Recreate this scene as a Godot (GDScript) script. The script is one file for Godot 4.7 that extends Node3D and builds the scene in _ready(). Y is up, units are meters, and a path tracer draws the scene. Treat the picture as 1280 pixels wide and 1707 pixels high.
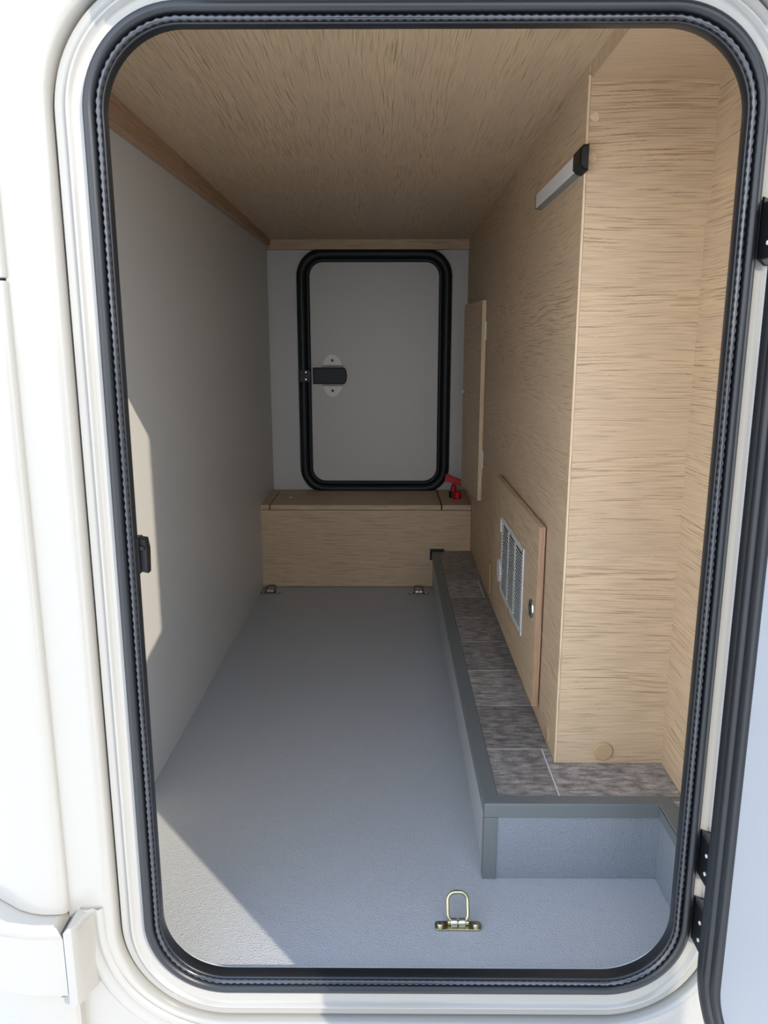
extends Node3D

# ---------------------------------------------------------------- mesh builder
class MB:
	var v := PackedVector3Array()
	var n := PackedVector3Array()
	var u := PackedVector2Array()
	var ix := PackedInt32Array()
	var xf := Transform3D()
	var off := Vector2()

	func vert(p: Vector3, nn: Vector3, uv: Vector2) -> int:
		v.append(xf * p)
		n.append((xf.basis * nn).normalized())
		u.append(uv + off)
		return v.size() - 1

	func tri(a: int, b: int, c: int) -> void:
		var g := (v[b] - v[a]).cross(v[c] - v[a])
		if g.dot(n[a] + n[b] + n[c]) > 0.0:   # front faces run clockwise
			ix.append_array([a, c, b])
		else:
			ix.append_array([a, b, c])

	func quad(a: int, b: int, c: int, d: int) -> void:
		tri(a, b, c)
		tri(a, c, d)

	# box with chamfered, softly shaded edges; grain = axis that texture u follows
	func box(lo: Vector3, hi: Vector3, b := 0.0015, grain := 0) -> MB:
		var c := (lo + hi) * 0.5
		var h := (hi - lo) * 0.5
		b = minf(b, minf(h.x, minf(h.y, h.z)) * 0.8)
		var id := {}
		for a in 3:
			var nn := Vector3()
			for s in [-1, 1]:
				nn = Vector3()
				nn[a] = s
				for m in 4:
					var sg := Vector3()
					sg[a] = s
					sg[(a + 1) % 3] = 1 if m & 1 else -1
					sg[(a + 2) % 3] = 1 if m & 2 else -1
					var p := c + sg * (h - Vector3(b, b, b))
					p[a] = c[a] + s * h[a]
					var g := grain
					if a == g:
						g = (a + 1) % 3
					var o := 3 - a - g
					id[[a, int(sg.x), int(sg.y), int(sg.z)]] = vert(p, nn, Vector2(p[g], p[o]))
				var q := []
				for m in [0, 1, 3, 2]:
					var sg := Vector3()
					sg[a] = s
					sg[(a + 1) % 3] = 1 if m & 1 else -1
					sg[(a + 2) % 3] = 1 if m & 2 else -1
					q.append(id[[a, int(sg.x), int(sg.y), int(sg.z)]])
				quad(q[0], q[1], q[2], q[3])
		if b > 0.0:
			for a in 3:
				var b2 := (a + 1) % 3
				var e := (a + 2) % 3
				for s in [-1, 1]:
					for t in [-1, 1]:
						var k0 := [0, 0, 0]
						k0[a] = s
						k0[b2] = t
						k0[e] = -1
						var k1 := k0.duplicate()
						k1[e] = 1
						quad(id[[a] + k0], id[[a] + k1], id[[b2] + k1], id[[b2] + k0])
			for s in [-1, 1]:
				for t in [-1, 1]:
					for r in [-1, 1]:
						tri(id[[0, s, t, r]], id[[1, s, t, r]], id[[2, s, t, r]])
		return self

	# outline in local XY, from z0 to z1, with an optional small bevel at both ends
	func ext(poly: PackedVector2Array, z0: float, z1: float, b := 0.0, swap := false) -> MB:
		var P := poly
		var area := 0.0
		for i in P.size():
			area += P[i].cross(P[(i + 1) % P.size()])
		if area < 0.0:
			P = P.duplicate()
			P.reverse()
		var k := P.size()
		var en := []
		for i in k:
			var d := (P[(i + 1) % k] - P[i]).normalized()
			en.append(Vector2(d.y, -d.x))
		var inn := PackedVector2Array()
		for i in k:
			var a: Vector2 = en[(i + k - 1) % k]
			var c: Vector2 = en[i]
			var m := (a + c)
			var f := b / maxf(0.25, 0.5 * m.length_squared())
			inn.append(P[i] - m * f)
		var t := Geometry2D.triangulate_polygon(inn if b > 0.0 else P)
		for s in 2:
			var z := z1 if s else z0
			var nn := Vector3(0, 0, 1 if s else -1)
			var base := v.size()
			for p in (inn if b > 0.0 else P):
				vert(Vector3(p.x, p.y, z), nn, Vector2(p.y, p.x) if swap else p)
			for i in range(0, t.size(), 3):
				tri(base + t[i], base + t[i + 1], base + t[i + 2])
		var zz := [[z0, inn, -1.0], [z0 + b, P, 0.0], [z1 - b, P, 0.0], [z1, inn, 1.0]] if b > 0.0 else [[z0, P, 0.0], [z1, P, 0.0]]
		var len := 0.0
		for i in k:
			var j := (i + 1) % k
			var e: Vector2 = en[i]
			var pe: Vector2 = en[(i + k - 1) % k]
			var ne: Vector2 = en[j]
			var n0 := (e + pe).normalized() if e.dot(pe) > 0.75 else e
			var n1 := (e + ne).normalized() if e.dot(ne) > 0.75 else e
			var l := (P[j] - P[i]).length()
			var prev := []
			for r in zz:
				var pts: PackedVector2Array = r[1]
				var w: float = r[2]
				var a := vert(Vector3(pts[i].x, pts[i].y, r[0]), Vector3(n0.x, n0.y, w), Vector2(len, r[0]))
				var c := vert(Vector3(pts[j].x, pts[j].y, r[0]), Vector3(n1.x, n1.y, w), Vector2(len + l, r[0]))
				if prev:
					quad(prev[0], prev[1], c, a)
				prev = [a, c]
			len += l
		return self

	# profile groups [[d, z], ...] carried round a path of [point, outward normal] in local XY
	func sweep(path: Array, groups: Array, closed := true, amp := 0.0, period := 1.0) -> MB:
		var k := path.size()
		for g in groups:
			var gn := []
			for i in g.size():
				var t := Vector2()
				if i > 0:
					t += Vector2(g[i][0] - g[i - 1][0], g[i][1] - g[i - 1][1]).normalized()
				if i < g.size() - 1:
					t += Vector2(g[i + 1][0] - g[i][0], g[i + 1][1] - g[i][1]).normalized()
				gn.append(Vector2(-t.y, t.x).normalized())
			var rows := []
			var len := 0.0
			for s in (k + 1 if closed else k):
				var pp: Vector2 = path[s % k][0]
				var nn: Vector2 = path[s % k][1]
				if s > 0:
					len += (pp - path[s - 1][0]).length()
				var row := []
				var pl := 0.0
				for i in g.size():
					var d: float = g[i][0]
					var z: float = g[i][1]
					if i > 0:
						pl += Vector2(d - g[i - 1][0], z - g[i - 1][1]).length()
					if amp > 0.0:
						var m := amp * sin(len * TAU / period)
						d += gn[i].x * m
						z += gn[i].y * m
					row.append(vert(Vector3(pp.x + nn.x * d, pp.y + nn.y * d, z), Vector3(nn.x * gn[i].x, nn.y * gn[i].x, gn[i].y), Vector2(len, pl)))
				rows.append(row)
			for s in rows.size() - 1:
				for i in g.size() - 1:
					quad(rows[s][i], rows[s][i + 1], rows[s + 1][i + 1], rows[s + 1][i])
		return self

	# profile [[r, h], ...] turned about local Y
	func lathe(prof: Array, seg := 24, sharp := true) -> MB:
		for i in prof.size() - 1:
			var t := Vector2(prof[i + 1][0] - prof[i][0], prof[i + 1][1] - prof[i][1])
			if t.length() < 1e-7:
				continue
			t = t.normalized()
			var nn := Vector2(t.y, -t.x)
			var rows := []
			for s in seg + 1:
				var a := TAU * s / seg
				var d := Vector3(cos(a), 0, sin(a))
				rows.append([vert(d * prof[i][0] + Vector3(0, prof[i][1], 0), d * nn.x + Vector3(0, nn.y, 0), Vector2(a, prof[i][1])), vert(d * prof[i + 1][0] + Vector3(0, prof[i + 1][1], 0), d * nn.x + Vector3(0, nn.y, 0), Vector2(a, prof[i + 1][1]))])
			for s in seg:
				quad(rows[s][0], rows[s][1], rows[s + 1][1], rows[s + 1][0])
		return self

	func tube(pts: Array, r: float, seg := 10, closed := false) -> MB:
		var k := pts.size()
		var rows := []
		var up := Vector3.UP
		for i in (k + 1 if closed else k):
			var p: Vector3 = pts[i % k]
			var a: Vector3 = pts[(i - 1 + k) % k] if closed or i > 0 else p
			var b: Vector3 = pts[(i + 1) % k] if closed or i < k - 1 else p
			var t := (b - a).normalized()
			if absf(t.dot(up)) > 0.95:
				up = Vector3.RIGHT if absf(t.x) < 0.9 else Vector3.BACK
			var x := t.cross(up).normalized()
			var y := x.cross(t).normalized()
			up = y
			var row := []
			for s in seg + 1:
				var q := TAU * s / seg
				var d := x * cos(q) + y * sin(q)
				row.append(vert(p + d * r, d, Vector2(i * 0.01, q)))
			rows.append(row)
		for i in rows.size() - 1:
			for s in seg:
				quad(rows[i][s], rows[i][s + 1], rows[i + 1][s + 1], rows[i + 1][s])
		return self

	func mesh() -> ArrayMesh:
		var a := []
		a.resize(Mesh.ARRAY_MAX)
		a[Mesh.ARRAY_VERTEX] = v
		a[Mesh.ARRAY_NORMAL] = n
		a[Mesh.ARRAY_TEX_UV] = u
		a[Mesh.ARRAY_INDEX] = ix
		var m := ArrayMesh.new()
		m.add_surface_from_arrays(Mesh.PRIMITIVE_TRIANGLES, a)
		return m


var M := {}
var rng := RandomNumberGenerator.new()


func mb(at := Vector3.ZERO, basis := Basis()) -> MB:
	var b := MB.new()
	b.xf = Transform3D(basis, at)
	return b


func obj(called: String, b, m: Material, parent: Node = self) -> MeshInstance3D:
	var o := MeshInstance3D.new()
	o.name = called
	o.mesh = b.mesh() if b is MB else b
	o.material_override = m
	o.cast_shadow = GeometryInstance3D.SHADOW_CASTING_SETTING_ON
	parent.add_child(o, true)
	return o


func tag(o: Node, label: String, category: String, group := "", kind := "") -> Node:
	o.set_meta("label", label)
	o.set_meta("category", category)
	if group:
		o.set_meta("group", group)
	if kind:
		o.set_meta("kind", kind)
	return o


func struct(o: Node, label: String, category: String) -> Node:
	return tag(o, label, category, "", "structure")


func thing(called: String, label: String, category: String, at := Vector3.ZERO, basis := Basis(), group := "") -> Node3D:
	var o := Node3D.new()
	o.name = called
	o.transform = Transform3D(basis, at)
	add_child(o, true)
	tag(o, label, category, group)
	return o


# rounded rectangle as [[point, outward normal], ...]
func rr(x0: float, x1: float, y0: float, y1: float, r: float, seg := 14, step := 10.0) -> Array:
	var out := []
	var cs := [[x1 - r, y0 + r, -90.0], [x1 - r, y1 - r, 0.0], [x0 + r, y1 - r, 90.0], [x0 + r, y0 + r, 180.0]]
	for i in 4:
		for s in seg + 1:
			var a := deg_to_rad(cs[i][2] + 90.0 * s / seg)
			var d := Vector2(cos(a), sin(a))
			out.append([Vector2(cs[i][0], cs[i][1]) + d * r, d])
		var p: Vector2 = out[-1][0]
		var nn: Vector2 = out[-1][1]
		var c2: Array = cs[(i + 1) % 4]
		var a2 := deg_to_rad(c2[2])
		var q := Vector2(c2[0], c2[1]) + Vector2(cos(a2), sin(a2)) * r
		var m := int((q - p).length() / step)
		for s in range(1, m):
			out.append([p.lerp(q, float(s) / m), nn])
	return out


func outline(path: Array, d := 0.0) -> PackedVector2Array:
	var o := PackedVector2Array()
	for p in path:
		o.append(p[0] + p[1] * d)
	return o


func circle(c: Vector2, rx: float, ry: float, seg := 28, a0 := 0.0, a1 := TAU) -> PackedVector2Array:
	var o := PackedVector2Array()
	for s in (seg if a1 - a0 > 6.2 else seg + 1):
		var a := a0 + (a1 - a0) * s / seg
		o.append(c + Vector2(cos(a) * rx, sin(a) * ry))
	return o


# ---------------------------------------------------------------- materials
func noise(sd: int, f: float, oct := 3, kind := FastNoiseLite.TYPE_SIMPLEX_SMOOTH) -> FastNoiseLite:
	var q := FastNoiseLite.new()
	q.seed = sd
	q.noise_type = kind
	q.frequency = f
	q.fractal_octaves = oct
	return q


func gray(sd: int, f: float, w: int, h: int, W: int, H: int, oct := 3) -> PackedByteArray:
	var im := noise(sd, f, oct).get_seamless_image(w, h)
	if im.get_format() != Image.FORMAT_L8:
		im.convert(Image.FORMAT_L8)
	if w != W or h != H:
		im.resize(W, H, Image.INTERPOLATE_CUBIC)
	return im.get_data()


# oak: x runs along the grain; colour ratio (near white) and relief in one picture each
func oak() -> Array:
	var W := 512
	var H := 2048
	var s1 := gray(3, 0.27, 44, 2048, W, H, 2)
	var s2 := gray(7, 0.33, 80, 2048, W, H, 2)
	var bd := gray(11, 0.03, 32, 512, W, H, 3)
	var wp := gray(19, 0.06, 64, 64, W, H, 2)
	var c := PackedByteArray()
	var r := PackedByteArray()
	c.resize(W * H * 3)
	r.resize(W * H)
	var k := 0
	for y in H:
		for x in W:
			var yy := (y + (wp[k] - 128) / 11 + H) % H
			var q := yy * W + x
			var dens: float = bd[q] / 255.0
			var pore := clampf((0.24 + 0.20 * dens - s1[q] / 255.0) * 7.0, 0.0, 1.0)
			var fine := clampf((0.72 - s2[q] / 255.0) * 1.7, 0.0, 1.0)
			var b := 0.965 + 0.07 * (dens - 0.5)
			var d := 1.03 - 0.235 * pore - 0.12 * fine
			c[k * 3] = int(clampf(b * d, 0, 1) * 250)
			c[k * 3 + 1] = int(clampf(b * (d - 0.02 * pore), 0, 1) * 250)
			c[k * 3 + 2] = int(clampf(b * (d - 0.035 * pore - 0.02 * dens), 0, 1) * 250)
			r[k] = int(255.0 * (1.0 - 0.75 * pore - 0.25 * fine))
			k += 1
	return [ImageTexture.create_from_image(Image.create_from_data(W, H, false, Image.FORMAT_RGB8, c)), ImageTexture.create_from_image(Image.create_from_data(W, H, false, Image.FORMAT_L8, r))]


func vinyl() -> ImageTexture:
	var W := 512
	var H := 512
	var a := gray(41, 0.05, 128, 512, W, H, 4)
	var b := gray(43, 0.16, 256, 512, W, H, 2)
	var e := gray(47, 0.02, 512, 512, W, H, 3)
	var c := PackedByteArray()
	c.resize(W * H * 3)
	for k in W * H:
		var t := 0.55 * a[k] / 255.0 + 0.25 * b[k] / 255.0 + 0.2 * e[k] / 255.0
		t = clampf((t - 0.25) * 2.0, 0.0, 1.0)
		var l := 0.53 + 0.40 * t
		c[k * 3] = int(l * 255)
		c[k * 3 + 1] = int(l * 250)
		c[k * 3 + 2] = int(l * 247)
	return ImageTexture.create_from_image(Image.create_from_data(W, H, false, Image.FORMAT_RGB8, c))


func leather(sd: int) -> ImageTexture:
	var n1 := FastNoiseLite.new()
	n1.seed = sd
	n1.noise_type = FastNoiseLite.TYPE_CELLULAR
	n1.cellular_return_type = FastNoiseLite.RETURN_DISTANCE2_SUB
	n1.cellular_jitter = 1.0
	n1.frequency = 0.075
	n1.fractal_octaves = 2
	n1.fractal_gain = 0.4
	n1.domain_warp_enabled = true
	n1.domain_warp_amplitude = 9.0
	n1.domain_warp_frequency = 0.05
	var im := n1.get_seamless_image(512, 512)
	im.convert(Image.FORMAT_L8)
	return ImageTexture.create_from_image(im)


func mat(called: String, c: Color, rough := 0.5, metal := 0.0, spec := 0.5) -> StandardMaterial3D:
	var m := StandardMaterial3D.new()
	m.resource_name = called
	m.albedo_color = c
	m.roughness = rough
	m.metallic = metal
	m.metallic_specular = spec
	M[called] = m
	return m


func materials() -> void:
	var ok := oak()
	for w in [["oak", Color(0.845, 0.737, 0.605)], ["oak_edge", Color(0.93, 0.82, 0.68)], ["oak_dark", Color(0.72, 0.58, 0.46)]]:
		var m := mat(w[0], w[1], 0.5)
		m.albedo_texture = ok[0]
		m.uv1_scale = Vector3(1.0 / 2.2, 1.0 / 1.35, 1)
		if w[0] == "oak":
			m.heightmap_enabled = true
			m.heightmap_texture = ok[1]
			m.heightmap_scale = 0.035
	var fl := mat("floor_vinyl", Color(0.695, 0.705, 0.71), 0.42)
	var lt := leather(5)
	for m in [fl, mat("shaded_vinyl", Color(0.52, 0.545, 0.565), 0.45)]:  # floor vinyl darkened: shade of the front riser put into its colour
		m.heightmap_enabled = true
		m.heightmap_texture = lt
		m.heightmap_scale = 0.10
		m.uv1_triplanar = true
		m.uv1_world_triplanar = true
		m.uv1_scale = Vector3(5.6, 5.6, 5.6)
	mat("white_wall", Color(0.80, 0.795, 0.775), 0.42)
	var g := mat("gelcoat", Color(0.60, 0.592, 0.567), 0.3)
	g.clearcoat_enabled = true
	g.clearcoat = 0.5
	g.clearcoat_roughness = 0.08
	mat("white_plastic", Color(0.86, 0.87, 0.86), 0.4)
	mat("leaf_inner", Color(0.665, 0.68, 0.69), 0.35)
	mat("rubber", Color(0.085, 0.10, 0.115), 0.38, 0.0, 0.55)
	mat("rubber_matt", Color(0.05, 0.075, 0.095), 0.5)
	mat("bead_rubber", Color(0.13, 0.14, 0.16), 0.16, 0.0, 0.8)
	mat("trim_grey", Color(0.42, 0.44, 0.435), 0.42)
	for i in 4:
		var t: float = [1.0, 0.92, 1.07, 0.97][i]
		var p := mat("plank_%d" % i, Color(0.745 * t, 0.735 * t, 0.715 * t), 0.5)
		if i == 0:
			M.vinyl = vinyl()
		p.albedo_texture = M.vinyl
		p.uv1_scale = Vector3(3.2, 3.2, 1)
	mat("joint", Color(0.90, 0.89, 0.87), 0.6)
	mat("black_plastic", Color(0.06, 0.065, 0.075), 0.4)
	mat("grey_plastic", Color(0.62, 0.615, 0.60), 0.45)
	mat("pale_plastic", Color(0.95, 0.93, 0.89), 0.4)
	mat("lamp_lens", Color(0.88, 0.875, 0.86), 0.35)
	mat("lamp_metal", Color(0.60, 0.61, 0.61), 0.4, 0.6)
	mat("steel", Color(0.86, 0.87, 0.86), 0.35, 0.1)
	mat("chrome", Color(0.88, 0.88, 0.88), 0.12, 1.0)
	mat("zinc", Color(0.76, 0.735, 0.60), 0.25, 1.0)
	mat("bright_zinc", Color(0.82, 0.80, 0.74), 0.3, 1.0)
	mat("dark_zinc", Color(0.50, 0.46, 0.42), 0.3, 0.9)
	mat("dark", Color(0.02, 0.02, 0.022), 0.8)
	mat("red_plastic", Color(0.74, 0.03, 0.10), 0.35)
	mat("tan_cap", Color(0.72, 0.61, 0.46), 0.5)
	mat("brass_strip", Color(0.76, 0.62, 0.40), 0.4)
	mat("ground", Color(0.92, 0.90, 0.865), 0.9)
	mat("skin", Color(0.78, 0.60, 0.50), 0.55)
	mat("lips", Color(0.65, 0.38, 0.35), 0.5)
	mat("hair", Color(0.18, 0.13, 0.10), 0.6)
	mat("dark_cloth", Color(0.16, 0.17, 0.20), 0.85)
	mat("plaster", Color(0.78, 0.77, 0.74), 0.85)


# ---------------------------------------------------------------- scene
const SUN := Vector3(0.83, 0.80, 1.0)      # towards the sun
const OX0 := -0.307
const OX1 := 0.384
const OY0 := 0.031
const OY1 := 1.209
const OR := 0.088


func _ready() -> void:
	rng.seed = 4
	var cam := Camera3D.new()
	cam.name = "camera"
	cam.fov = 66.98
	cam.near = 0.02
	cam.position = Vector3(0, 0.88, 0.9)
	cam.rotation_order = EULER_ORDER_YXZ
	cam.rotation_degrees = Vector3(-12.23, 0.35, 0)
	add_child(cam)
	cam.current = true

	var env := Environment.new()
	env.background_mode = Environment.BG_SKY
	var sky := Sky.new()
	var sm := ProceduralSkyMaterial.new()
	sm.sky_top_color = Color(0.58, 0.665, 0.80)
	sm.sky_horizon_color = Color(0.95, 0.955, 0.96)
	sm.sky_curve = 0.3
	sm.sky_energy_multiplier = 1.0
	sm.ground_bottom_color = Color(0.60, 0.59, 0.57)
	sm.ground_horizon_color = Color(0.70, 0.70, 0.70)
	sky.sky_material = sm
	env.sky = sky
	env.background_energy_multiplier = 1.6
	env.tonemap_mode = Environment.TONE_MAPPER_LINEAR
	env.tonemap_exposure = 3.1
	env.sdfgi_enabled = true
	env.ssao_enabled = true
	env.ssil_enabled = true
	var we := WorldEnvironment.new()
	we.name = "world_environment"
	we.environment = env
	add_child(we)

	var sun := DirectionalLight3D.new()
	sun.name = "sun"
	sun.basis = Basis.looking_at(-SUN.normalized(), Vector3.UP)
	sun.light_color = Color(1.0, 0.955, 0.88)
	sun.light_energy = 0.45
	sun.light_angular_distance = 0.35
	sun.shadow_enabled = true
	sun.sky_mode = DirectionalLight3D.SKY_MODE_LIGHT_ONLY
	add_child(sun)

	materials()
	shell()
	body()
	opening()
	open_leaf()
	surroundings()
	far_door()
	bench()
	platform()
	hatches()
	fittings()


func shell() -> void:
	struct(obj("floor", mb().box(Vector3(-0.50, -0.02, -2.16), Vector3(0.52, 0, -0.034), 0.0), M.floor_vinyl), "grey leather-grained vinyl floor of the garage locker", "floor")
	# left wall, a little out of square
	var w := mb()
	w.xf = Transform3D(Basis(Vector3.RIGHT, Vector3.BACK, Vector3.UP), Vector3.ZERO)
	w.ext(PackedVector2Array([Vector2(-0.4855, -0.034), Vector2(-0.460, -2.15), Vector2(-0.53, -2.15), Vector2(-0.53, -0.034)]), -0.02, 1.33)
	struct(obj("wall_left", w, M.white_wall), "smooth white side wall left of the grey floor", "wall")
	struct(obj("wall_back", mb().box(Vector3(-0.53, -0.02, -2.20), Vector3(0.52, 1.33, -2.155), 0.0), M.white_wall), "white end wall around the far locker door", "wall")
	# oak partition on the right: panel along the locker and the column face towards the opening
	var pr := mb(Vector3(0.300, 0, 0))
	pr.box(Vector3(0, 0.135, -2.16), Vector3(0.016, 1.32, -0.376), 0.0008, 2)
	var wr := obj("wall_right", pr, M.oak)
	struct(wr, "long oak veneered partition wall with the hatches", "wall")
	obj("edge_band", mb().box(Vector3(0.2995, 0.14, -0.3765), Vector3(0.3035, 1.275, -0.3742), 0.0006, 1), M.oak_edge, wr)
	var col := mb(Vector3(0, 0, 0))
	col.off = Vector2(0.37, 0.02)
	col.box(Vector3(0.3036, 0.135, -0.392), Vector3(0.51, 1.285, -0.375), 0.0004, 0)
	struct(obj("wall_column", col, M.oak), "narrow oak panel facing the opening, above the plank step", "wall")
	# outer wall of the entry recess: two boards, the lower one a touch proud
	var er := mb()
	er.off = Vector2(0.13, 0.55)
	er.box(Vector3(0.497, 1.0645, -0.40), Vector3(0.515, 1.33, -0.034), 0.0006, 2)
	var eo := obj("wall_entry", er, M.oak)
	struct(eo, "oak lining of the recess beside the opening on the right", "wall")
	var e2 := mb()
	e2.off = Vector2(0.6, 0.1)
	e2.box(Vector3(0.4925, -0.02, -0.40), Vector3(0.515, 1.0635, -0.034), 0.001, 2)
	obj("lower_board", e2, M.oak, eo)
	# ceilings
	var cb := mb(Vector3(0, 1.296, 0), Basis(Vector3.RIGHT, -0.016))
	cb.off = Vector2(2.19, 0.60)
	cb.box(Vector3(-0.53, 0, -2.2), Vector3(0.52, 0.02, -0.034), 0.0, 2)
	struct(obj("ceiling", cb, M.oak), "oak veneered ceiling with grain running to the back", "ceiling")
	var c2 := mb()
	c2.off = Vector2(0.9, 0.45)
	c2.box(Vector3(0.303, 1.269, -0.40), Vector3(0.51, 1.292, -0.034), 0.001, 0)
	struct(obj("ceiling_entry", c2, M.oak), "lower oak ceiling board over the recess at right", "ceiling")
	struct(obj("trim_1", mb(Vector3.ZERO, Basis(Vector3.RIGHT, Vector3.BACK, Vector3.UP)).ext(PackedVector2Array([Vector2(-0.4655, -0.034), Vector2(-0.4420, -2.131), Vector2(-0.50, -2.131), Vector2(-0.50, -0.034)]), 1.242, 1.297, 0.002), M.oak_dark), "oak batten along the top of the white left wall", "trim")
	var rail := obj("trim_2", mb().box(Vector3(-0.452, 1.226, -2.16), Vector3(0.305, 1.27, -2.13), 0.002, 0), M.oak)
	struct(rail, "oak rail under the ceiling above the far door", "trim")
	obj("end_piece", mb().box(Vector3(-0.50, 1.226, -2.16), Vector3(-0.4545, 1.27, -2.131), 0.002, 0), M.oak, rail)
	# lining behind the outer skin, with the opening cut out
	var hole := outline(rr(OX0, OX1, OY0, OY1, OR, 14, 0.2), 0.012)
	struct(obj("wall_front", ring_wall(hole, Rect2(-0.54, -0.5, 2.5, 2.95), -0.033, -0.016), M.white_plastic), "white inner skin of the vehicle side round the opening", "wall")
	struct(obj("wall_outer", mb().box(Vector3(0.515, -0.02, -2.2), Vector3(0.53, 1.33, -0.02), 0.0), M.white_wall), "closed side of the compartment behind the column", "wall")


# flat slab with a hole, thickness z0..z1
func ring_wall(hole: PackedVector2Array, r: Rect2, z0: float, z1: float) -> MB:
	var b := mb()
	var k := hole.size()
	var c := r.get_center()
	var hc := Vector2.ZERO
	for p in hole:
		hc += p / k
	for z in [z0, z1]:
		var nn := Vector3(0, 0, 1 if z == z1 else -1)
		var inner := []
		var outer := []
		for p in hole:
			var d := (p - hc).normalized()
			var t := 1e9
			if d.x > 1e-6: t = minf(t, (r.end.x - hc.x) / d.x)
			if d.x < -1e-6: t = minf(t, (r.position.x - hc.x) / d.x)
			if d.y > 1e-6: t = minf(t, (r.end.y - hc.y) / d.y)
			if d.y < -1e-6: t = minf(t, (r.position.y - hc.y) / d.y)
			var q := hc + d * t
			inner.append(b.vert(Vector3(p.x, p.y, z), nn, p))
			outer.append(b.vert(Vector3(q.x, q.y, z), nn, q))
		for i in k:
			var j := (i + 1) % k
			b.quad(inner[i], inner[j], outer[j], outer[i])
	for i in k:
		var j := (i + 1) % k
		var e := (hole[j] - hole[i]).normalized()
		var nn := Vector3(-e.y, e.x, 0)
		if Vector2(nn.x, nn.y).dot(hc - hole[i]) < 0: nn = -nn
		b.quad(b.vert(Vector3(hole[i].x, hole[i].y, z0), nn, Vector2()), b.vert(Vector3(hole[j].x, hole[j].y, z0), nn, Vector2()), b.vert(Vector3(hole[j].x, hole[j].y, z1), nn, Vector2()), b.vert(Vector3(hole[i].x, hole[i].y, z1), nn, Vector2()))
	return b


func opening() -> void:
	var path := rr(OX0, OX1, OY0, OY1, OR, 20, 0.2)
	var fpath := rr(OX0, OX1, OY0 - 0.008, OY1, OR, 20, 0.2)
	var f := thing("door_frame", "white moulded door frame with black rubber seal round the opening", "door frame")
	# white flange, crest, channel and groove
	obj("flange", mb().sweep(fpath, [
		[[0.012, -0.004], [0.030, -0.003], [0.0345, -0.002], [0.0365, 0.0015], [0.0385, 0.0025], [0.0405, 0.0005], [0.042, -0.003], [0.047, -0.004], [0.0535, -0.0045]],
		[[0.0535, -0.0045], [0.055, -0.010], [0.0565, -0.013]],
	]), M.gelcoat, f)
	# body skin round the groove
	obj("body_lip", mb().sweep(fpath, [[[0.0575, -0.013], [0.0578, 0.002], [0.0595, 0.0065], [0.063, 0.009], [0.070, 0.0102]]]), M.gelcoat, f)
	# seal: outer flap, groove and inner corner
	obj("seal", mb().sweep(path, [
		[[0.0085, -0.028], [0.0085, -0.003]],
		[[0.0085, -0.003], [0.0095, 0.003], [0.0125, 0.0065], [0.0165, 0.0068], [0.0205, 0.004], [0.0222, -0.001], [0.0222, -0.006]],
	]), M.rubber, f)
	obj("seal_lip", mb().sweep(path, [[[0.0010, -0.020], [-0.0004, -0.012], [-0.0006, -0.003], [0.0002, -0.0005], [0.0012, -0.0006], [0.0020, -0.004]]]), M.rubber, f)
	var fine := rr(OX0, OX1, OY0, OY1, OR, 60, 0.0023)
	obj("seal_bead", mb().sweep(fine, [[[0.0014, -0.006], [0.0012, -0.001], [0.0020, 0.0018], [0.0034, 0.0036], [0.0048, 0.0040], [0.0066, 0.0028], [0.0078, 0.0], [0.0082, -0.0035]]], true, 0.0008, 0.0094), M.bead_rubber, f)


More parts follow.
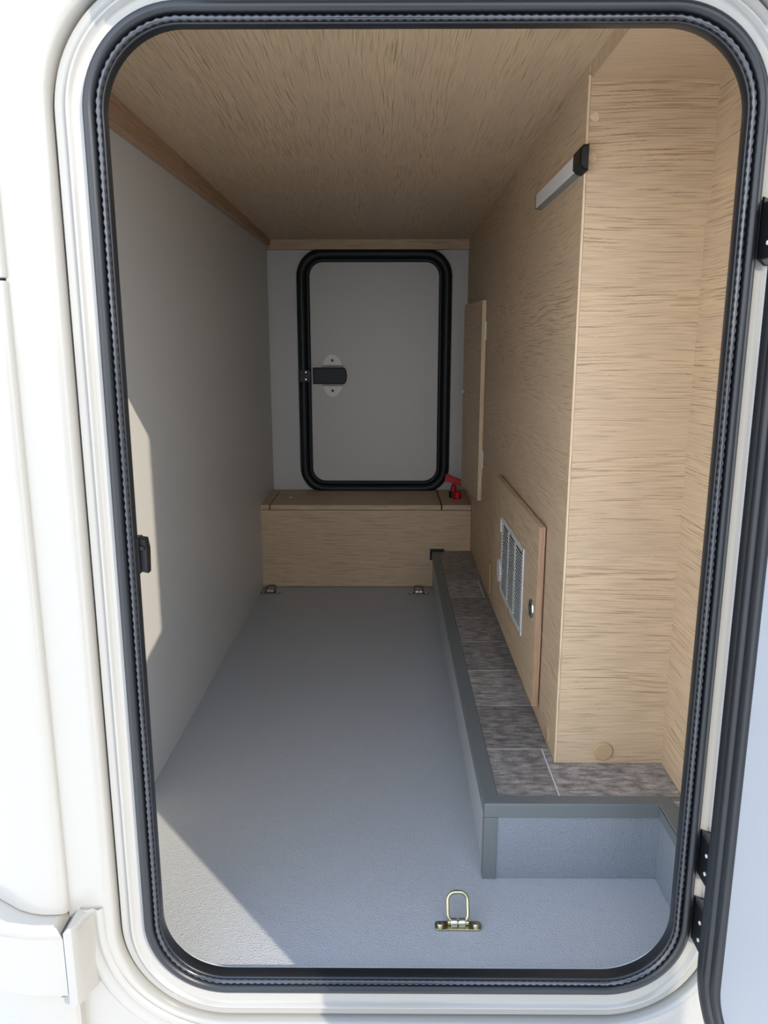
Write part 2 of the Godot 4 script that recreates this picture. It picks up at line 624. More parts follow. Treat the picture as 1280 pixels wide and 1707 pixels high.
# the white outer skin left of, below and above the opening
func body() -> void:
	var hole := outline(rr(OX0, OX1, OY0 - 0.008, OY1, OR, 20, 0.2), 0.0695)
	var panel := obj("wall_side", ring_wall(hole, Rect2(-0.424, -0.5, 2.4, 2.95), -0.002, 0.0101), M.gelcoat)
	struct(panel, "flat white outer panel of the vehicle round the door frame", "wall")
	# corner moulding: a convex section that runs up the vehicle's corner, in two lengths
	var sec := PackedVector2Array()
	for p in [[-0.4215, 0.0], [-0.4217, 0.012], [-0.4235, 0.0165], [-0.428, 0.019], [-0.440, 0.0205], [-0.455, 0.0205], [-0.472, 0.0175], [-0.49, 0.011], [-0.52, -0.006], [-0.545, -0.0225], [-0.552, -0.031], [-0.543, -0.031], [-0.515, -0.013], [-0.48, 0.0]]:
		sec.append(Vector2(p[0], p[1]))
	var up := Basis(Vector3.RIGHT, Vector3.BACK, Vector3.UP)
	var cm := thing("corner_moulding", "rounded white corner moulding at the left edge above the bumper", "moulding")
	obj("upper_length", mb(Vector3.ZERO, up).ext(sec, 0.9515, 2.3, 0.0015), M.gelcoat, cm)
	obj("lower_length", mb(Vector3.ZERO, up).ext(sec, 0.1455, 0.9485, 0.0015), M.gelcoat, cm)
	# bumper band with its end cap, and the skirt under it
	var bp := thing("bumper", "white bumper band with end cap at the lower left", "bumper", Vector3(-0.42, 0.035, 0.02))
	var band := PackedVector2Array()
	for p in [[0.0, 0.017], [0.002, 0.027], [-0.04, 0.028], [-0.08, 0.022], [-0.12, 0.004], [-0.18, -0.045], [-0.21, -0.12], [-0.21, -0.2], [-0.12, -0.2], [-0.05, -0.03], [0.0, -0.02]]:
		band.append(Vector2(p[0], p[1]))
	obj("band", mb(Vector3.ZERO, up).ext(band, 0.0, 0.109, 0.012), M.gelcoat, bp)
	var cap := PackedVector2Array()
	for p in [[0.0035, -0.02], [0.0035, 0.0285], [0.008, 0.031], [0.015, 0.0295], [0.021, 0.020], [0.024, 0.004], [0.0285, -0.006], [0.030, -0.014], [0.028, -0.02]]:
		cap.append(Vector2(p[0], p[1]))
	obj("end_cap", mb(Vector3(0, 0, 0), up).ext(cap, -0.006, 0.112, 0.005), M.gelcoat, bp)
	var sk := PackedVector2Array()
	for p in [[0.005, -0.025], [0.005, 0.004], [0.001, 0.008], [-0.04, 0.009], [-0.08, 0.004], [-0.12, -0.012], [-0.18, -0.055], [-0.2, -0.13], [-0.12, -0.13], [-0.05, -0.03]]:
		sk.append(Vector2(p[0], p[1]))
	obj("skirt", mb(Vector3.ZERO, up).ext(sk, -0.5, -0.002, 0.002), M.gelcoat, bp)
	# raised bead that leaves the bumper cap and follows the lower corner of the frame
	var path := []
	for y in [0.150, 0.148, 0.14, 0.13, 0.119]:
		path.append([Vector2(OX0, y), Vector2(-1, 0)])
	for s in 15:
		var a := deg_to_rad(180.0 + 90.0 * s / 14)
		path.append([Vector2(OX0 + OR + cos(a) * OR, OY0 + OR + sin(a) * OR), Vector2(cos(a), sin(a))])
	for x in [-0.1, 0.1, 0.3, 0.6]:
		path.append([Vector2(x, OY0), Vector2(0, -1)])
	var bead := obj("body_bead", mb().sweep(path, [[[0.0708, 0.0104], [0.073, 0.013], [0.0765, 0.0155], [0.080, 0.014], [0.084, 0.0115], [0.090, 0.015], [0.096, 0.0155], [0.102, 0.0103]]], false), M.gelcoat)
	tag(bead, "raised white bead curving below the door frame at lower left", "bead")
	struct(obj("wall_rear", mb().box(Vector3(-0.562, -0.5, -2.2), Vector3(-0.545, 2.3, -0.033), 0.004), M.gelcoat), "white rear skin of the vehicle round the corner", "wall")
	# unseen overhang added above the opening to shade its top edge, body above
	var ac := thing("shade_overhang", "white overhang added out of view to shade the top of the opening", "shade overhang", Vector3(0, 1.30, 0.01))
	obj("case", mb(Vector3.ZERO).box(Vector3(-0.205, 0, 0), Vector3(1.9, 0.11, 0.115), 0.012), M.gelcoat, ac)
	obj("end_cap", mb().box(Vector3(-0.212, 0.002, 0), Vector3(-0.2055, 0.108, 0.112), 0.004), M.grey_plastic, ac)


func open_leaf() -> void:
	var ang := deg_to_rad(80.9)
	# local x along the leaf from the hinge, local y up, local z towards the opening side
	var bx := Vector3(cos(ang), 0, sin(ang))
	var lf := Node3D.new()
	lf.name = "door_1"
	lf.transform = Transform3D(Basis(bx, Vector3.UP, bx.cross(Vector3.UP)), Vector3(0.398, 0.0, 0.045))
	add_child(lf, true)
	struct(lf, "open white locker door with black rim, hinged at the right of the opening", "door")
	var path := rr(0.048, 0.632, 0.05, 1.16, 0.055, 16, 2.0)
	obj("panel", mb().ext(outline(rr(0.002, 0.678, 0.004, 1.205, 0.085, 16, 2.0)), -0.030, -0.006, 0.003), M.gelcoat, lf)
	obj("inner_panel", mb().ext(outline(path, 0.004), -0.0065, -0.003, 0.0012), M.leaf_inner, lf)
	obj("rim", mb().sweep(path, [
		[[-0.001, -0.004], [0.0, 0.000], [0.004, 0.0025], [0.012, 0.003], [0.016, 0.0015]],
		[[0.016, 0.0015], [0.018, 0.0045], [0.026, 0.005], [0.030, 0.002]],
		[[0.030, 0.002], [0.033, 0.003], [0.043, 0.002], [0.047, -0.002], [0.048, -0.010], [0.048, -0.026]],
	]), M.rubber, lf)
	# hinges: a plate on the frame, a knuckle, a plate on the rim, two screws
	var i := 0
	for y in [0.227, 0.128, 1.001]:
		var h: Node3D = thing("door_hinge", ["black door hinge on the right of the opening, upper of the two low ones", "black door hinge on the right of the opening, lowest of the three", "black door hinge high on the right of the opening"][i], "hinge", Vector3(0.412, y, 0.0), Basis(), "hinges of the open locker door")
		i += 1
		obj("frame_plate", mb().ext(PackedVector2Array([Vector2(-0.0045, 0.036), Vector2(0.004, 0.032), Vector2(0.014, 0.032), Vector2(0.014, -0.036), Vector2(0.004, -0.036), Vector2(-0.0045, -0.028)]), -0.002, 0.004, 0.0008), M.black_plastic, h)
		obj("arm", mb().box(Vector3(-0.004, -0.030, 0.002), Vector3(0.001, 0.030, 0.044), 0.0008), M.black_plastic, h)
		obj("knuckle", mb(Vector3(-0.004, -0.028, 0.040)).lathe([[0, 0], [0.0045, 0], [0.0045, 0.056], [0, 0.056]], 12), M.black_plastic, h)
		for sy in [-0.014, 0.012]:
			obj("screw", mb(Vector3(-0.004, sy, 0.022), Basis(Vector3.BACK, PI / 2)).lathe([[0.0026, 0], [0.0024, 0.0012], [0, 0.0016]], 10), M.steel, h)


func surroundings() -> void:
	struct(obj("ground", mb().box(Vector3(-20, -0.60, -12), Vector3(20, -0.55, 24), 0.0), M.ground), "pale paved ground beside the vehicle", "ground")
	var b := thing("shade_post", "square plastered post added out of view to block the sun", "shade_post", Vector3(1.13, -0.55, 1.3), Basis(Vector3.UP, atan2(0.83, 1.0)))  # unseen sun blocker, added to shade the right part of the opening
	obj("shaft", mb().box(Vector3(0, 0.3, 0), Vector3(0.265, 3.3, 0.42), 0.008), M.plaster, b)
	obj("base", mb().box(Vector3(-0.001, 0, -0.03), Vector3(0.268, 0.3, 0.45), 0.01), M.plaster, b)
	photographer()


# tapered capsules [a, b, ra, rb] joined by a smooth minimum, meshed as surface nets
func flesh(bones: Array, cell: float, k := 0.03) -> ArrayMesh:
	var lo := Vector3(9, 9, 9)
	var hi := -lo
	for b in bones:
		var r: float = maxf(b[2], b[3]) + cell * 2.0
		for p in [b[0], b[1]]:
			lo = lo.min(p - Vector3(r, r, r))
			hi = hi.max(p + Vector3(r, r, r))
	var d := Vector3i(((hi - lo) / cell).ceil()) + Vector3i.ONE
	var val := PackedFloat32Array()
	val.resize(d.x * d.y * d.z)
	val.fill(1.0)
	for b in bones:
		var a: Vector3 = b[0]
		var ab: Vector3 = b[1] - a
		var l2 := maxf(ab.length_squared(), 1e-9)
		var ra: float = b[2]
		var dr: float = b[3] - ra
		var r := maxf(ra, ra + dr) + cell * 2.0 + k
		var p0 := Vector3i((a.min(b[1]) - Vector3(r, r, r) - lo) / cell).clamp(Vector3i.ZERO, d - Vector3i.ONE)
		var p1 := Vector3i((a.max(b[1]) + Vector3(r, r, r) - lo) / cell).clamp(Vector3i.ZERO, d - Vector3i.ONE)
		for z in range(p0.z, p1.z + 1):
			for y in range(p0.y, p1.y + 1):
				var q := (z * d.y + y) * d.x
				for x in range(p0.x, p1.x + 1):
					var w := lo + Vector3(x, y, z) * cell - a
					var t := clampf(w.dot(ab) / l2, 0.0, 1.0)
					var e := (w - ab * t).length() - ra - dr * t
					var o := val[q + x]
					var h := maxf(k - absf(e - o), 0.0) / k
					val[q + x] = minf(e, o) - h * h * k * 0.25
	var at := {}
	var m := mb()
	var corner := [0, 1, d.x, d.x + 1, d.x * d.y, d.x * d.y + 1, d.x * d.y + d.x, d.x * d.y + d.x + 1]
	for z in d.z - 1:
		for y in d.y - 1:
			for x in d.x - 1:
				var q := (z * d.y + y) * d.x + x
				var inside := 0
				for c in corner:
					if val[q + c] < 0.0:
						inside += 1
				if inside == 0 or inside == 8:
					continue
				var sum := Vector3()
				var cnt := 0
				var g := Vector3()
				for c in 8:
					var v0: float = val[q + corner[c]]
					g += Vector3(1 if c & 1 else -1, 1 if c & 2 else -1, 1 if c & 4 else -1) * v0
					for e in [1, 2, 4]:
						if not (c & e):
							var v1: float = val[q + corner[c | e]]
							if (v0 < 0.0) != (v1 < 0.0):
								var t := v0 / (v0 - v1)
								sum += Vector3(c & 1, (c >> 1) & 1, (c >> 2) & 1) + Vector3(e & 1, (e >> 1) & 1, (e >> 2) & 1) * t
								cnt += 1
				at[q] = m.vert(lo + (Vector3(x, y, z) + sum / cnt) * cell, g, Vector2(x, y) * cell)
	var step := [1, d.x, d.x * d.y]
	for q in at:
		for a in 3:
			var s1: int = step[(a + 1) % 3]
			var s2: int = step[(a + 2) % 3]
			if (val[q] < 0.0) != (val[q + step[a]] < 0.0) and at.has(q - s1) and at.has(q - s2) and at.has(q - s1 - s2):
				m.quad(at[q], at[q - s1], at[q - s1 - s2], at[q - s2])
	return m.mesh()


# whoever takes the picture: stands outside the door and keeps the sky in front off the locker
func photographer() -> void:
	var t := thing("person", "person in dark clothes standing before the opening and holding up a phone", "person", Vector3(-0.02, -0.55, 1.32))
	var body := []
	var coat := []
	var legs := []
	var shoes := []
	body.append([Vector3(0, 1.565, -0.02), Vector3(0, 1.60, 0.005), 0.082, 0.098])
	body.append([Vector3(0, 1.525, -0.045), Vector3(0, 1.505, -0.075), 0.055, 0.032])
	body.append([Vector3(0, 1.555, -0.105), Vector3(0, 1.535, -0.12), 0.012, 0.016])
	body.append([Vector3(0, 1.36, 0.02), Vector3(0, 1.50, 0.0), 0.062, 0.052])
	for s in [-1, 1]:
		body.append([Vector3(s * 0.10, 1.555, 0.005), Vector3(s * 0.103, 1.58, 0.012), 0.014, 0.018])
		body.append([Vector3(s * 0.10, 1.25, 0.02), Vector3(s * 0.06, 1.05, 0.02), 0.125, 0.115])
		body.append([Vector3(s * 0.09, 0.93, 0.02), Vector3(s * 0.10, 0.50, 0.0), 0.095, 0.06])
		body.append([Vector3(s * 0.10, 0.50, 0.0), Vector3(s * 0.10, 0.10, 0.03), 0.058, 0.04])
		body.append([Vector3(s * 0.185, 1.36, 0.02), Vector3(s * 0.27, 1.10, -0.08), 0.055, 0.042])
		body.append([Vector3(s * 0.27, 1.10, -0.08), Vector3(s * 0.10, 1.36, -0.30), 0.042, 0.026])
		coat.append([Vector3(s * 0.09, 1.27, 0.02), Vector3(s * 0.07, 1.05, 0.02), 0.15, 0.145])
		coat.append([Vector3(s * 0.07, 1.05, 0.02), Vector3(s * 0.08, 0.84, 0.02), 0.145, 0.15])
		coat.append([Vector3(s * 0.06, 1.405, 0.02), Vector3(s * 0.185, 1.355, 0.02), 0.06, 0.075])
		coat.append([Vector3(s * 0.185, 1.355, 0.02), Vector3(s * 0.275, 1.095, -0.08), 0.073, 0.06])
		coat.append([Vector3(s * 0.275, 1.095, -0.08), Vector3(s * 0.125, 1.325, -0.27), 0.06, 0.042])
		legs.append([Vector3(s * 0.09, 0.93, 0.02), Vector3(s * 0.10, 0.50, 0.0), 0.115, 0.08])
		legs.append([Vector3(s * 0.10, 0.50, 0.0), Vector3(s * 0.10, 0.10, 0.03), 0.08, 0.065])
		shoes.append([Vector3(s * 0.10, 0.045, 0.05), Vector3(s * 0.11, 0.04, -0.15), 0.045, 0.038])
		# hand: palm, four unequal fingers closing round the phone's edge, thumb towards the screen
		var palm := Vector3(s * 0.09, 1.395, -0.335)
		var hand := [[Vector3(s * 0.10, 1.36, -0.30), palm, 0.026, 0.026], [palm, palm + Vector3(0, 0.025, -0.005), 0.026, 0.022]]
		for f in 4:
			var b := palm + Vector3(s * 0.004, -0.018 + f * 0.021, -0.012)
			var mid := b + Vector3(-s * 0.012, 0.006, -0.0135)
			var l: float = [0.030, 0.038, 0.042, 0.036][f]
			hand.append([b, mid, 0.0095, 0.0085])
			hand.append([mid, mid + Vector3(-s * l, 0.004, 0.0015), 0.0085, 0.007])
		var tb := palm + Vector3(-s * 0.010, -0.012, 0.012)
		hand.append([tb, tb + Vector3(-s * 0.026, 0.022, 0.006), 0.012, 0.0095])
		hand.append([tb + Vector3(-s * 0.026, 0.022, 0.006), tb + Vector3(-s * 0.045, 0.046, -0.002), 0.0095, 0.008])
		obj("hand", flesh(hand, 0.005, 0.006), M.skin, t)
	obj("body", flesh(body, 0.022), M.skin, t)
	obj("jacket", flesh(coat, 0.022), M.dark_cloth, t)
	obj("trousers", flesh(legs, 0.024), M.dark_cloth, t)
	obj("shoes", flesh(shoes, 0.016), M.black_plastic, t)
	obj("hair", flesh([[Vector3(0, 1.61, 0.03), Vector3(0, 1.64, 0.0), 0.10, 0.088], [Vector3(0, 1.56, 0.06), Vector3(0, 1.60, 0.05), 0.07, 0.08]], 0.016), M.hair, t)
	for s in [-1, 1]:
		obj("eye", mb(Vector3(s * 0.032, 1.572, -0.094), Basis(Vector3.RIGHT, -PI / 2)).lathe([[0.010, -0.006], [0.009, 0.001], [0.005, 0.004], [0, 0.005]], 12), M.black_plastic, t)
	obj("mouth", mb().box(Vector3(-0.022, 1.499, -0.108), Vector3(0.022, 1.506, -0.098), 0.003), M.lips, t)
	var ph := thing("phone", "dark phone held up before the opening", "phone", Vector3(0.035, 0.865, 0.948))
	obj("case", mb().ext(outline(rr(-0.075, 0.075, -0.037, 0.037, 0.01, 6)), 0.0, 0.008, 0.0015), M.black_plastic, ph)
	obj("screen", mb().ext(outline(rr(-0.072, 0.072, -0.034, 0.034, 0.008, 6)), 0.0078, 0.0084), M.dark, ph)


func far_door() -> void:
	var d := Node3D.new()
	d.name = "door_2"
	d.position = Vector3(-0.0555, 0.312, -2.155)
	add_child(d, true)
	struct(d, "closed white locker door with black rubber surround in the end wall", "door")
	# opening of the seal (inner edge) relative to the bottom centre
	var path := rr(-0.245, 0.245, 0.036, 0.870, 0.052, 14, 2.0)
	obj("leaf", mb().ext(outline(path, 0.012), 0.0, 0.008, 0.001), M.white_wall, d)
	obj("seal", mb().sweep(path, [
		[[0.0, 0.006], [0.0, 0.016], [0.003, 0.021], [0.010, 0.022], [0.014, 0.018]],
		[[0.014, 0.018], [0.018, 0.026], [0.030, 0.032], [0.042, 0.027], [0.049, 0.014], [0.051, 0.0]],
	]), M.rubber_matt, d)
	# latch: oval plate cut by a broad black bolt
	var pl := mb(Vector3(-0.163, 0.449, 0.008))
	pl.ext(circle(Vector2.ZERO, 0.045, 0.082, 40), 0.0, 0.004, 0.001)
	var plate := obj("latch_plate", pl, M.pale_plastic, d)
	plate.set_meta("label", "pale oval plate")
	for s in [-1, 1]:
		obj("screw_hole", mb(Vector3(-0.163, 0.449 + s * 0.058, 0.0118), Basis(Vector3.RIGHT, PI / 2)).lathe([[0.0055, 0], [0.005, 0.0012], [0, 0.0012]], 14), M.black_plastic, plate)
		obj("spacer", mb().box(Vector3(-0.203, 0.449 + s * 0.035 - 0.005, 0.009), Vector3(-0.123, 0.449 + s * 0.035 + 0.005, 0.014), 0.001), M.grey_plastic, plate)
	var bolt := PackedVector2Array([Vector2(-0.236, 0.418), Vector2(-0.236, 0.480)])
	bolt.append_array(PackedVector2Array([Vector2(-0.116, 0.480), Vector2(-0.109, 0.468), Vector2(-0.106, 0.449), Vector2(-0.109, 0.430), Vector2(-0.116, 0.418)]))
	obj("latch_bolt", mb().ext(bolt, 0.012, 0.034, 0.003), M.rubber_matt, d)
	var kp := obj("latch_keeper", mb().ext(PackedVector2Array([Vector2(-0.288, 0.425), Vector2(-0.288, 0.473), Vector2(-0.250, 0.473), Vector2(-0.243, 0.462), Vector2(-0.243, 0.436), Vector2(-0.250, 0.425)]), 0.026, 0.037, 0.002), M.black_plastic, d)
	for s in [-1, 1]:
		obj("screw", mb(Vector3(-0.264, 0.449 + s * 0.0135, 0.0368), Basis(Vector3.RIGHT, PI / 2)).lathe([[0.0032, 0], [0.0028, 0.0016], [0, 0.002]], 10), M.chrome, kp)


func bench() -> void:
	var b := thing("storage_bench", "low oak storage bench across the far end under the locker door", "bench", Vector3(0, 0, -1.845))
	obj("front_panel", mb().box(Vector3(-0.468, 0.002, -0.018), Vector3(0.2995, 0.291, 0.0), 0.0008, 0), M.oak, b)
	obj("side_lid", mb().box(Vector3(-0.470, 0.2925, -0.31), Vector3(-0.4335, 0.3105, 0.0), 0.0012, 0), M.oak, b)
	obj("lid", mb().box(Vector3(-0.4295, 0.2925, -0.31), Vector3(0.1905, 0.3105, 0.0), 0.0012, 0), M.oak, b)
	obj("side_lid", mb().box(Vector3(0.1945, 0.2925, -0.31), Vector3(0.2995, 0.3105, 0.0), 0.0012, 0), M.oak, b)
	obj("inside", mb().box(Vector3(-0.466, 0.01, -0.305), Vector3(0.297, 0.287, -0.025), 0.0), M.dark, b)
	tag(obj("cover_cap", mb(Vector3(-0.372, 0.3105, -1.985)).lathe([[0.008, 0], [0.007, 0.0018], [0, 0.0022]], 16), M.white_plastic), "small pale cap on the lid of the far bench", "cap")
	# red drain valve on the right end of the bench
	var v := thing("drain_valve", "red plastic drain valve with lever on the bench end", "valve", Vector3(0.252, 0.3105, -1.965))
	obj("valve_body", mb(Vector3(0.006, 0, 0.0)).lathe([[0.0, 0.0], [0.0155, 0.0], [0.0165, 0.004], [0.0165, 0.020], [0.0145, 0.024], [0.0145, 0.027], [0.010, 0.029], [0.0, 0.029]], 20), M.red_plastic, v)
	obj("collar", mb(Vector3(-0.010, 0.0, -0.028)).lathe([[0, 0], [0.013, 0], [0.013, 0.022], [0.010, 0.024], [0, 0.024]], 16), M.black_plastic, v)
	obj("stem", mb(Vector3(-0.006, 0.022, -0.026)).lathe([[0.011, 0], [0.0105, 0.022], [0.006, 0.026], [0.006, 0.036], [0, 0.036]], 14), M.red_plastic, v)
	var lv := mb(Vector3(-0.006, 0.058, -0.026), Basis(Vector3.BACK, -0.12))
	lv.ext(PackedVector2Array([Vector2(-0.036, 0.0), Vector2(-0.034, 0.028), Vector2(-0.028, 0.030), Vector2(0.028, 0.013), Vector2(0.031, 0.006), Vector2(0.030, -0.006), Vector2(0.010, -0.006), Vector2(0.0, -0.002)]), -0.006, 0.006, 0.002)
	obj("lever", lv, M.red_plastic, v)


func platform() -> void:
	var h := 0.140
	var s := thing("platform", "raised plank-topped step with grey edging along the right wall", "step", Vector3(0, 0, 0))
	# risers; shade on the front and entry faces is put into their colour
	obj("side_riser", mb().box(Vector3(0.162, 0, -1.845), Vector3(0.172, h - 0.012, -0.262), 0.001), M.floor_vinyl, s)
	obj("front_riser", mb().box(Vector3(0.162, 0, -0.262), Vector3(0.462, h - 0.012, -0.246), 0.001), M.shaded_vinyl, s)
	obj("entry_riser", mb().box(Vector3(0.4495, 0, -0.2462), Vector3(0.462, h - 0.012, -0.035), 0.001), M.shaded_vinyl, s)
	# angle trims: top face and down-turned lip
	var tw := 0.025
	var lip := 0.024
	obj("edge_trim", mb().box(Vector3(0.158, h - lip, -1.838), Vector3(0.162, h, -0.243), 0.0012), M.trim_grey, s)
	var l1 := mb(Vector3.ZERO, Basis(Vector3.RIGHT, Vector3.BACK, Vector3.UP))
	l1.ext(PackedVector2Array([Vector2(0.1585, -0.2432), Vector2(0.1585, -1.838), Vector2(0.1585 + tw, -1.838), Vector2(0.1585 + tw, -0.2432 - tw), Vector2(0.4455 + tw, -0.2432 - tw), Vector2(0.4455 + tw, -0.035), Vector2(0.4455, -0.035), Vector2(0.4455, -0.2432)]), h - 0.004, h + 0.0012, 0.001)
	obj("top_trim", l1, M.trim_grey, s)
	obj("edge_trim", mb().box(Vector3(0.158, h - lip, -0.2465), Vector3(0.4465, h, -0.2425), 0.0012), M.trim_grey, s)
	obj("edge_trim", mb().box(Vector3(0.4455, h - lip, -0.2425), Vector3(0.4495, h, -0.035), 0.0012), M.trim_grey, s)
	var ct := mb(Vector3.ZERO, Basis(Vector3.RIGHT, Vector3.BACK, Vector3.UP))
	ct.ext(PackedVector2Array([Vector2(0.1585, -0.2432), Vector2(0.1585, -0.262), Vector2(0.1612, -0.262), Vector2(0.1612, -0.2459), Vector2(0.180, -0.2459), Vector2(0.180, -0.2432)]), 0.0, h - lip - 0.0005, 0.0006)
	obj("corner_trim", ct, M.trim_grey, s)
	var ec := obj("end_cap", mb().ext(PackedVector2Array([Vector2(0.151, h + 0.008), Vector2(0.202, h + 0.008), Vector2(0.202, h + 0.0015), Vector2(0.157, h + 0.0015), Vector2(0.157, h - 0.032), Vector2(0.151, h - 0.032)]), -1.842, -1.828, 0.0015), M.black_plastic, s)
	ec.set_meta("label", "black plastic end cap")
	# pale joint bed, then the planks: rows across the step, 175 mm deep
	obj("joint_bed", mb().box(Vector3(0.172, h - 0.02, -1.845), Vector3(0.299, h - 0.0007, -0.2635), 0.0), M.joint, s)
	obj("joint_bed", mb().box(Vector3(0.299, h - 0.02, -0.374), Vector3(0.4915, h - 0.0007, -0.2635), 0.0), M.joint, s)
	obj("joint_bed", mb().box(Vector3(0.463, h - 0.02, -0.2635), Vector3(0.4915, h - 0.0007, -0.036), 0.0), M.joint, s)
	var g := 0.0011
	var x0 := 0.1585 + tw
	var zs := [-0.268, -0.423, -0.602, -0.780, -0.958, -1.137, -1.313, -1.485, -1.66, -1.845]
	for i in zs.size() - 1:
		var z1: float = zs[i]
		var z0: float = zs[i + 1]
		var cut: float = 0.287 if i in [0, 6] else 9.0
		if i == 0:
			plank(s, Vector3(x0, h, z0 + g), Vector3(cut - g, h, z1), 0)
			var q := mb()
			q.off = Vector2(0.33, 0.71)
			q.box(Vector3(cut + g, h - 0.006, -0.3745), Vector3(0.4915, h, z1), 0.0004, 0)
			q.box(Vector3(cut + g, h - 0.006, z0 + g), Vector3(0.2995, h, -0.3744), 0.0002, 0)
			obj("plank", q, M.plank_2, s)
			continue
		if cut < 1.0:
			plank(s, Vector3(x0, h, z0 + g), Vector3(cut - g, h, z1 - g), i)
			plank(s, Vector3(cut + g, h, z0 + g), Vector3(0.2995, h, z1 - g), i + 1)
		else:
			plank(s, Vector3(x0, h, z0 + g), Vector3(0.2995, h, z1 - g), i)
	plank(s, Vector3(0.4455 + tw, h, -0.254), Vector3(0.4915, h, -0.2695), 1)
	plank(s, Vector3(0.4455 + tw, h, -0.252), Vector3(0.4915, h, -0.036), 3)


func plank(s: Node, a: Vector3, b: Vector3, k: int) -> void:
	var lo := Vector3(minf(a.x, b.x), a.y - 0.006, minf(a.z, b.z))
	var hi := Vector3(maxf(a.x, b.x), a.y, maxf(a.z, b.z))
	var q := mb()
	q.off = Vector2(rng.randf(), rng.randf())
	obj("plank", q.box(lo, hi, 0.0006, 0), M["plank_%d" % (k % 4)], s)


func hatches() -> void:
	# upper hatch, ajar: hinged at its near edge
	var t := atan2(0.025, 0.285)
	var bx := Vector3(-sin(t), 0, -cos(t))       # local x: from the hinge to the free edge
	var u := thing("cabinet_hatch", "tall oak hatch standing slightly ajar beside the far door", "hatch", Vector3(0.2995, 0.388, -1.545), Basis(bx, Vector3.UP, bx.cross(Vector3.UP)))
	var side := 1.0 if (u.basis.z.x < 0.0) else -1.0
	obj("leaf", mb().box(Vector3(0, 0, minf(0.001 * side, 0.0145 * side)), Vector3(0.295, 0.624, maxf(0.001 * side, 0.0145 * side)), 0.001, 0), M.oak, u)
	obj("edge_band", mb().box(Vector3(-0.0008, 0.0005, minf(0.0012 * side, 0.0143 * side)), Vector3(0.0004, 0.6235, maxf(0.0012 * side, 0.0143 * side)), 0.0003, 1), M.oak_edge, u)
	for y in [0.105, 0.505]:
		obj("hinge", mb(Vector3(-0.0018, y, 0.0015 * side)).lathe([[0, 0], [0.0022, 0], [0.0022, 0.055], [0, 0.055]], 10), M.steel, u)
	obj("latch", mb(Vector3(0.285, 0.33, 0.0145 * side), Basis(Vector3.RIGHT, PI / 2 * side)).lathe([[0.006, 0], [0.006, 0.004], [0.003, 0.006], [0, 0.006]], 12), M.steel, u)
	# lower hatch with vent
	var l := thing("vent_hatch", "low oak hatch with silver vent grille standing on the right wall", "hatch", Vector3(0.300, 0.175, -0.825))
	obj("leaf", mb().box(Vector3(-0.015, 0, -0.300), Vector3(-0.0025, 0.367, 0.300), 0.001, 2), M.oak, l)
	obj("edge_band", mb().box(Vector3(-0.0146, 0.0005, 0.2997), Vector3(-0.0028, 0.3665, 0.3006), 0.0002, 1), M.oak_dark, l)
	var gx := -0.0155
	var gr := Vector3(gx, 0.0945, 0.003)       # grille: bottom at y .27, centre z
	var gz := 0.157
	var gh := 0.192
	var grille := Node3D.new()
	grille.name = "grille"
	grille.position = gr
	l.add_child(grille, true)
	obj("backing", mb().box(Vector3(0, 0.006, -gz + 0.006), Vector3(0.001, gh - 0.006, gz - 0.006), 0.0), M.dark, grille)
	obj("rim", mb().box(Vector3(-0.003, 0, -gz), Vector3(0.0, 0.013, gz), 0.0006), M.steel, grille)
	obj("rim", mb().box(Vector3(-0.003, gh - 0.013, -gz), Vector3(0.0, gh, gz), 0.0006), M.steel, grille)
	for z in [-gz, gz - 0.014]:
		obj("rim", mb().box(Vector3(-0.003, 0.013, z), Vector3(0.0, gh - 0.013, z + 0.014), 0.0006), M.steel, grille)
	for z in [-0.055, 0.042]:
		obj("mullion", mb().box(Vector3(-0.0029, 0.012, z), Vector3(-0.0004, gh - 0.012, z + 0.013), 0.0005), M.steel, grille)
	var nb := 21
	var sl := mb().box(Vector3(-0.0028, -0.0014, -gz + 0.013), Vector3(-0.0008, 0.0014, gz - 0.013), 0.0004).mesh()
	for i in range(1, nb):
		var o := obj("slat", sl, M.steel, grille)
		o.position.y = 0.013 + (gh - 0.026) * i / nb
	for p in [[0.006, -gz + 0.006], [gh - 0.006, -gz + 0.006], [0.006, gz - 0.006], [gh - 0.006, gz - 0.006], [gh - 0.006, 0.0], [0.006, 0.0]]:
		obj("screw", mb(Vector3(-0.003, p[0], p[1]), Basis(Vector3.BACK, PI / 2)).lathe([[0.0035, 0], [0.0028, 0.0014], [0, 0.0018]], 10), M.chrome, grille)
	# white slider knob at the far edge of the vent
	var kb := obj("vent_knob", mb(Vector3(gx + 0.0006, 0.142, -0.172), Basis(Vector3.BACK, PI / 2)).lathe([[0.030, 0], [0.0298, 0.0040], [0.027, 0.0062], [0.018, 0.0070], [0, 0.0072]], 32), M.white_plastic, l)
	kb.set_meta("label", "round white vent knob")
	obj("side_clip", mb().box(Vector3(gx - 0.005, 0.245, -0.166), Vector3(gx + 0.001, 0.282, -0.156), 0.002), M.white_plastic, l)
	var fr := obj("finger_hole", mb(Vector3(-0.0152, 0.190, 0.255), Basis(Vector3.BACK, PI / 2)).lathe([[0.0135, 0.0], [0.0135, 0.002], [0.0165, 0.0035], [0.0195, 0.002], [0.020, 0.0]], 28), M.chrome, l)
	obj("dark_well", mb(Vector3(-0.0152, 0.190, 0.255), Basis(Vector3.BACK, PI / 2)).lathe([[0.0138, 0.0004], [0, 0.0004]], 24), M.dark, fr)
	obj("push_button", mb(Vector3(-0.0152, 0.187, 0.262), Basis(Vector3.BACK, PI / 2)).lathe([[0.006, 0.0], [0.006, 0.002], [0.004, 0.003], [0, 0.0032]], 16), M.chrome, fr)


